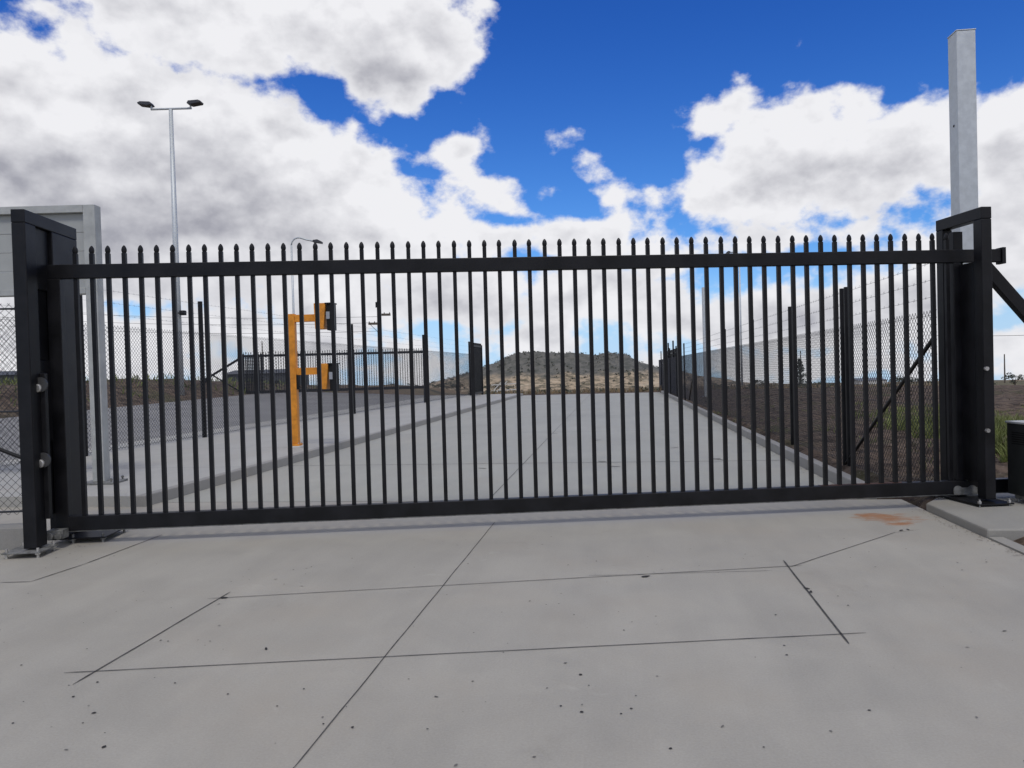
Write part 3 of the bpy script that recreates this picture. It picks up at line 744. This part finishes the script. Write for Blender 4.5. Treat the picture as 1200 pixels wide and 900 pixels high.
# ------------------------------------------------------------------ second gate further back on the left
D2 = 46.0
a2 = at(286, 440, D2); b2 = at(497, 435, D2*1.03); zb2 = at(286, 462, D2).z
g2o, g2a, g2L = fence_frame(a2, b2)
g2 = thing('sliding_gate', 'distant second black palisade gate across the asphalt yard behind the yellow stand', 'gate', (g2o.x, g2o.y, zb2-.10), g2a)
n2 = 75; zt2 = at(286, 416, D2).z - (zb2-.10)
palisade_parts(g2, g2L, n2, zt2-.15, zt2, .12, .30, -.35, g2L+.2, -3.6, g2L+.1)
obj('tail_brace', bar(B(), (-.2, 0, zt2-.2), (-3.5, 0, .35), .09, .13), M_black, g2)
obj('tail_strut', bar(B(), (-1.9, 0, (zt2+.2)/2), (-2.9, 0, .25), .06, .10), M_black, g2)
obj('tail_strut', bar(B(), (-1.9, 0, (zt2+.2)/2), (-.3, 0, .3), .06, .08), M_black, g2)
f2 = thing('slatted_housing', 'dark slatted gate housing at the left end of the distant second gate', 'gate housing', g2o + Vector((0, 0, zb2-.10-g2o.z)), g2a)
for x in (-.1, 1.0): obj('post', bx(x-.07, x+.07, .25, .40, 0, zt2+.05), M_black, f2); 
bm = B()
for k in range(9): box(bm, .02+k*.10, .09+k*.10, .29, .33, .1, zt2-.05)
obj('slats', bm, M_black, f2)
# open leaf and posts at the far end of the path
lf = thing('swing_gate', 'narrow black palisade gate leaf standing open at the far end of the left path', 'gate', (-8.22, 43.2, .13), R(88))
zl = 3.0
obj('top_rail', bx(0, 2.5, -.03, .03, zl-.1, zl), M_black, lf); obj('bottom_rail', bx(0, 2.5, -.03, .03, .08, .2), M_black, lf)
bm = bx(-.02, .02, -.02, .02, .201, zl+.14); p0 = obj('picket', bm, M_black, lf)
for i in range(1, 18):
    p = p0.copy(); C.objects.link(p); p.parent = lf; p.location = (2.5*i/17, 0, 0)
obj('hinge_post', bx(-.13, -.03, -.06, .06, 0, zl+.1), M_black, lf)
obj('hinge_post', bx(2.53, 2.63, -.06, .06, 0, zl+.05), M_black, lf)
# palisade run that ends the right fence
rf = thing('palisade_fence', 'short black palisade fence at the far end of the right road kerb', 'fence', (3.3, 38.5, .05), R(90))
obj('top_rail', bx(0, 11, -.03, .03, 2.2, 2.28), M_black, rf); obj('bottom_rail', bx(0, 11, -.03, .03, .15, .25), M_black, rf)
p0 = obj('picket', bx(-.018, .018, -.018, .018, .251, 2.45), M_black, rf)
for i in range(1, 76):
    p = p0.copy(); C.objects.link(p); p.parent = rf; p.location = (11*i/75, -.0, 0)
for x in (0, 3.6, 7.3, 11.0): obj('post', bx(x-.04, x+.04, .04, .12, 0, 2.9), M_black, rf)
# dark low shed, pale sheds far right
def shed(name, label, px0, px1, pyt, pyb, D, m1, m2, dep=12):
    a = at(px0, pyb, D); b = at(px1, pyb, D); o, ang, L = fence_frame(a, b); zt = at((px0+px1)/2, pyt, D).z; z0 = min(a.z, b.z) - 1.5
    t = thing(name, label, 'shed', (o.x, o.y, z0), ang); h = zt - z0
    obj('wall', bx(0, L, 0, dep, 0, h*.9), m1, t)
    bm = B(); vs = [bm.verts.new(p) for p in ((-.3,-.3,h*.9+.01),(L+.3,-.3,h*.9+.01),(L+.3,dep+.3,h*.9+.01),(-.3,dep+.3,h*.9+.01),(-.3,dep/2,h+.3),(L+.3,dep/2,h+.3))]
    for f in ((0,1,5,4),(2,3,4,5),(0,4,3),(1,2,5)): bm.faces.new([vs[i] for i in f])
    obj('roof', bm, m2, t)
    for k in range(3): obj('door', bx(L*(.15+.28*k), L*(.3+.28*k), -.05, -.01, 0, h*.6), M_dark, t)
shed('shed', 'long low dark shed on the bank behind the distant second gate', 262, 338, 435, 452, 120, M_shed, M_shed)
shed('shed', 'small pale shed on the plain behind the right fence', 1008, 1040, 444, 455, 260, M_white, M_shedr)
shed('shed', 'dark low building edge seen through the short fence at the far left', -60, 26, 437, 456, 110, M_shed, M_shed)
# pale post-and-rail bits left of the hill
wf = thing('rail_fence', 'pale cross braced rail fence on the plain before the hill', 'fence', at(576, 460, 90), YAW)
zz = -at(576, 460, 90).z
for (x0, z0, x1, z1) in ((0, 0, 1.3, 1.3), (.6, 0, 1.9, 1.3), (0, .2, 3.0, .3), (0, .9, 3.0, 1.0)):
    obj('rail', bar(B(), (x0, 0, z0), (x1, 0, z1), .1, .1), M_white, wf)

# ------------------------------------------------------------------ vegetation
def leafy(bm, c, rx, rz, n, s):
    for i in range(n):
        while True:
            v = Vector((random.uniform(-1, 1), random.uniform(-1, 1), random.uniform(-1, 1)))
            if v.length < 1: break
        v = v.normalized()*(v.length**.5)
        p = c + Vector((v.x*rx, v.y*rx, v.z*rz))
        u = Vector((random.gauss(0, 1), random.gauss(0, 1), random.gauss(0, 1))).normalized(); w = u.orthogonal().normalized()
        k = s*random.uniform(.6, 1.4)
        bm.faces.new([bm.verts.new(p + u*k), bm.verts.new(p + w*k*.7), bm.verts.new(p - u*k*.8), bm.verts.new(p - w*k*.6)])
def tree_mesh(kind, seed):
    random.seed(seed); cr = B(); tk = B()
    if kind == 'cone':
        tube(tk, (0, 0, 0), (0, 0, .9), .03, 6, .012)
        for k in range(14):
            z = .12 + .83*k/13; r = .30*(1-z)+.04
            for j in range(5):
                a_ = random.uniform(0, 6.28); leafy(cr, Vector((math.cos(a_)*r*.6, math.sin(a_)*r*.6, z)), r*.5, .045, 26, .022)
    else:
        lean = random.uniform(-.05, .05); tube(tk, (0, 0, 0), (lean, 0, .55), .035, 6, .018)
        for j in range(8):
            a_ = random.uniform(0, 6.28); q = random.uniform(.1, .42); zc = random.uniform(.42, .85)
            c = Vector((lean+math.cos(a_)*q, math.sin(a_)*q, zc)); tube(tk, (lean, 0, random.uniform(.25, .5)), c, .012, 4, .005)
            leafy(cr, c, random.uniform(.12, .22), random.uniform(.08, .14), 70, .028)
    return cr, tk
def make_tree(name, kind, mleaf, seed):
    cr, tk = tree_mesh(kind, seed); t = thing(name, '', 'tree'); obj('crown', cr, mleaf, t); obj('trunk', tk, M_bark, t); return t
protos = [make_tree('gum_tree', 'round', M_leaf, 3), make_tree('gum_tree', 'round', M_leaf2, 11), make_tree('gum_tree', 'round', M_leaf, 23)]
used = set()
def put_tree(i, px, pyt, pyb, D, label, group=None, wide=1.0):
    pr_ = protos[i]
    if i in used:
        t = pr_.copy(); C.objects.link(t)
        for ch in pr_.children: c = ch.copy(); C.objects.link(c); c.parent = t
    else: t = pr_; used.add(i)
    p = at(px, pyb, D); zt = at(px, pyt, D).z; h = zt - p.z; base = min(p.z, p.z)
    t.location = p; t.scale = (h*wide, h*wide, h); t.rotation_euler = (0, 0, random.uniform(0, 6)); t['label'] = label
    if group: t['group'] = group
    return t
random.seed(21)
FT = [('small dark tree on the far horizon behind the right fence', [(884,441,456),(897,444,456),(905,447,457),(958,445,456),(975,447,457),(1050,440,456),(1062,438,456),(1072,441,456),(1085,443,457),(1100,440,456),(833,447,458),(845,449,459),(1020,449,457)]),
      ('small dark tree on the far horizon left of the flat hill', [(400,448,462),(412,450,462),(458,446,459),(470,449,459),(483,448,459),(512,449,458),(525,447,458),(540,447,457),(377,450,462),(437,450,460)]),
      ('small dark tree on the plain at the left foot of the flat hill', [(560,446,458),(571,449,459),(582,447,459),(596,449,460)])]
k = 0
for label, lst in FT:
    for (px, pt, pb) in lst:
        put_tree(k % 3, px, pt, pb+2, random.uniform(190, 260), label, label.replace('small dark tree', 'small dark trees'), random.uniform(1.0, 1.6)); k += 1
put_tree(0, 1190, 434, 458, 120, 'dark bush on the far right horizon above the metal cabinet', None, 1.0)
random.seed(5)
ct = make_tree('conifer', 'cone', M_leaf2, 9); p = at(938, 460, 75); p.z = theight(p.x, p.y); ct.location = p; h = at(938, 420, 75).z - p.z; ct.scale = (h*.95, h*.95, h)
ct['label'] = 'dark conical tree standing alone on the dirt field behind the right fence'
# scrub dotted over the hill and plain
random.seed(31); bm = B()
hillo = bpy.data.objects['hill']; dg = bpy.context.evaluated_depsgraph_get()
for i in range(800):
    px = random.uniform(505, 800); tt = random.uniform(-.95, .0)
    s = 0
    for k in range(len(prof)-1):
        if prof[k][0] <= px <= prof[k+1][0]: s = k + (px-prof[k][0])/(prof[k+1][0]-prof[k][0])
    k = min(int(s), len(pts)-2); p = pts[k].lerp(pts[k+1], s-k); q = p + FWD*tt*190
    ok, loc, nrm, _ = hillo.ray_cast(Vector((q.x, q.y, 200)), Vector((0, 0, -1)))
    if ok and noise.noise(loc*.03) + random.uniform(-.25, .25) > -.02: leafy(bm, loc + Vector((0, 0, .6)), random.uniform(.9, 2.4), random.uniform(.7, 1.5), 9, .8)
stuff(obj('scrub', bm, M_scrub), 'dark scrub bushes dotted over the slopes of the flat topped hill', 'scrub')
# dry brush just beyond the road end
random.seed(8); bm = B()
for i in range(5200):
    x = random.uniform(-9, 22); y = random.uniform(47.5, 66); z = theight(x, y) if i % 4 == 0 else theight(x, y)
    h = random.uniform(.12, .42); a_ = random.uniform(0, 3.14); w = random.uniform(.02, .07); dx_, dy_ = math.cos(a_)*w, math.sin(a_)*w; l = random.uniform(-.15, .15)
    bm.faces.new([bm.verts.new((x-dx_, y-dy_, z)), bm.verts.new((x+dx_, y+dy_, z)), bm.verts.new((x+l, y+l*.5, z+h))])
stuff(obj('dry_grass', bm, M_dry), 'dry brown grass growing beyond the end of the road', 'grass')
bm = B()
for i in range(260):
    x = random.uniform(-10, 24); y = random.uniform(49, 64); leafy(bm, Vector((x, y, theight(x, y)+.12)), random.uniform(.25, .7), random.uniform(.12, .28), 26, .09)
stuff(obj('low_brush', bm, M_leaf), 'low dark brush growing in the dry grass beyond the end of the road', 'brush')
# green weeds near the right frame and on the left bank
random.seed(12); bm = B()
def tuft(c, r, n, h0, h1, w=.006):
    for i in range(n):
        a_ = random.uniform(0, 6.28); q = r*math.sqrt(random.random()); x = c[0]+math.cos(a_)*q; y = c[1]+math.sin(a_)*q; z = theight(x, y) - .01
        h = random.uniform(h0, h1); b_ = random.uniform(0, 3.14); l = Vector((random.gauss(0, .3)*h, random.gauss(0, .3)*h, h)); s_ = Vector((math.cos(b_), math.sin(b_), 0))*w
        P0 = Vector((x, y, z)); v = [bm.verts.new(P0-s_), bm.verts.new(P0+s_), bm.verts.new(P0+l*.6+s_*.8), bm.verts.new(P0+l*.6-s_*.8)]; tp = bm.verts.new(P0+l+Vector((l.x, l.y, 0))*.4)
        bm.faces.new(v); bm.faces.new((v[3], v[2], tp))
for px, py, r, n in [(1172,528,.35,700),(1180,512,.5,800),(1105,512,.5,500),(1080,505,.6,500),(1060,500,.6,300),(1175,498,.8,800),(1110,495,.9,600),(1192,540,.2,200),(1040,490,.9,250),(1090,482,1.3,450)]:
    g = gnd(px, py, .06); tuft(g, r, n, .08, .30, .007)
for i in range(60):
    g = cw(random.uniform(5.5, 16), random.uniform(9, 26)); tuft(g, .25, 30, .04, .14, .006)
stuff(obj('weeds', bm, M_grass), 'green weeds growing in the dirt behind the right gate frame', 'weeds')
bm = B()
for i in range(500):
    x = random.uniform(-40, -22); y = random.uniform(12, 60); tuft((x, y), .5, 6, .15, .5, .03)
stuff(obj('bank_grass', bm, M_grass), 'olive weeds on the low dirt bank beyond the asphalt yard', 'weeds')
# clods and stones on the dirt
random.seed(3); bm = B()
for i in range(4200):
    D = 6.3 + 34*random.random()**1.7; X = None
    x = 2.95 + 16*random.random()**1.3; y = D
    e = right_edge(y) + .35
    if x < e: x = e + random.random()*.5
    if y < 8.6 and x < 6.1 and y > 6.7: continue
    s_ = random.choice((.012, .02, .03, .03, .05, .08)); z = theight(x, y)
    if s_ > .06 and random.random() < .6: continue
    vs = [bm.verts.new((x + dx_*s_*random.uniform(.5, 1.1), y + dy_*s_*random.uniform(.5, 1.1), z + dz_*s_*random.uniform(.4, .8))) for dx_, dy_, dz_ in ((1,0,0),(0,1,0),(-1,0,0),(0,-1,0),(0,0,1),(0,0,-1))]
    for a_, b_ in ((0,1),(1,2),(2,3),(3,0)): bm.faces.new((vs[a_], vs[b_], vs[4])); bm.faces.new((vs[b_], vs[a_], vs[5]))
M_clod = mat('clod', (.10, .077, .060), .95, var=.6, vscale=.8)
stuff(obj('clods', bm, M_clod), 'brown clods and stones scattered over the dirt field', 'clods')

bm = B(); random.seed(77)
for i in range(420):
    y = random.uniform(2.4, 8.4); x = 3.03 - abs(random.gauss(0, .06)); chip(bm, Vector((x, y, 0)), random.uniform(.003, .008), z=.0045)
for i in range(500):
    y = random.uniform(9, 40); x = KR - abs(random.gauss(0, .05)) - .01; chip(bm, Vector((x, y, 0)), random.uniform(.004, .014), z=.0075)
for i in range(260):
    g = gnd(random.uniform(0, 190), 665, 0) if False else cw(random.uniform(-4.9, -3.9), random.uniform(6.6, 8.2)); chip(bm, g, random.uniform(.002, .007), z=.0046)
stuff(obj('loose_grit', bm, M_clod), 'brown grit and soil crumbs lying along the concrete edges', 'grit')
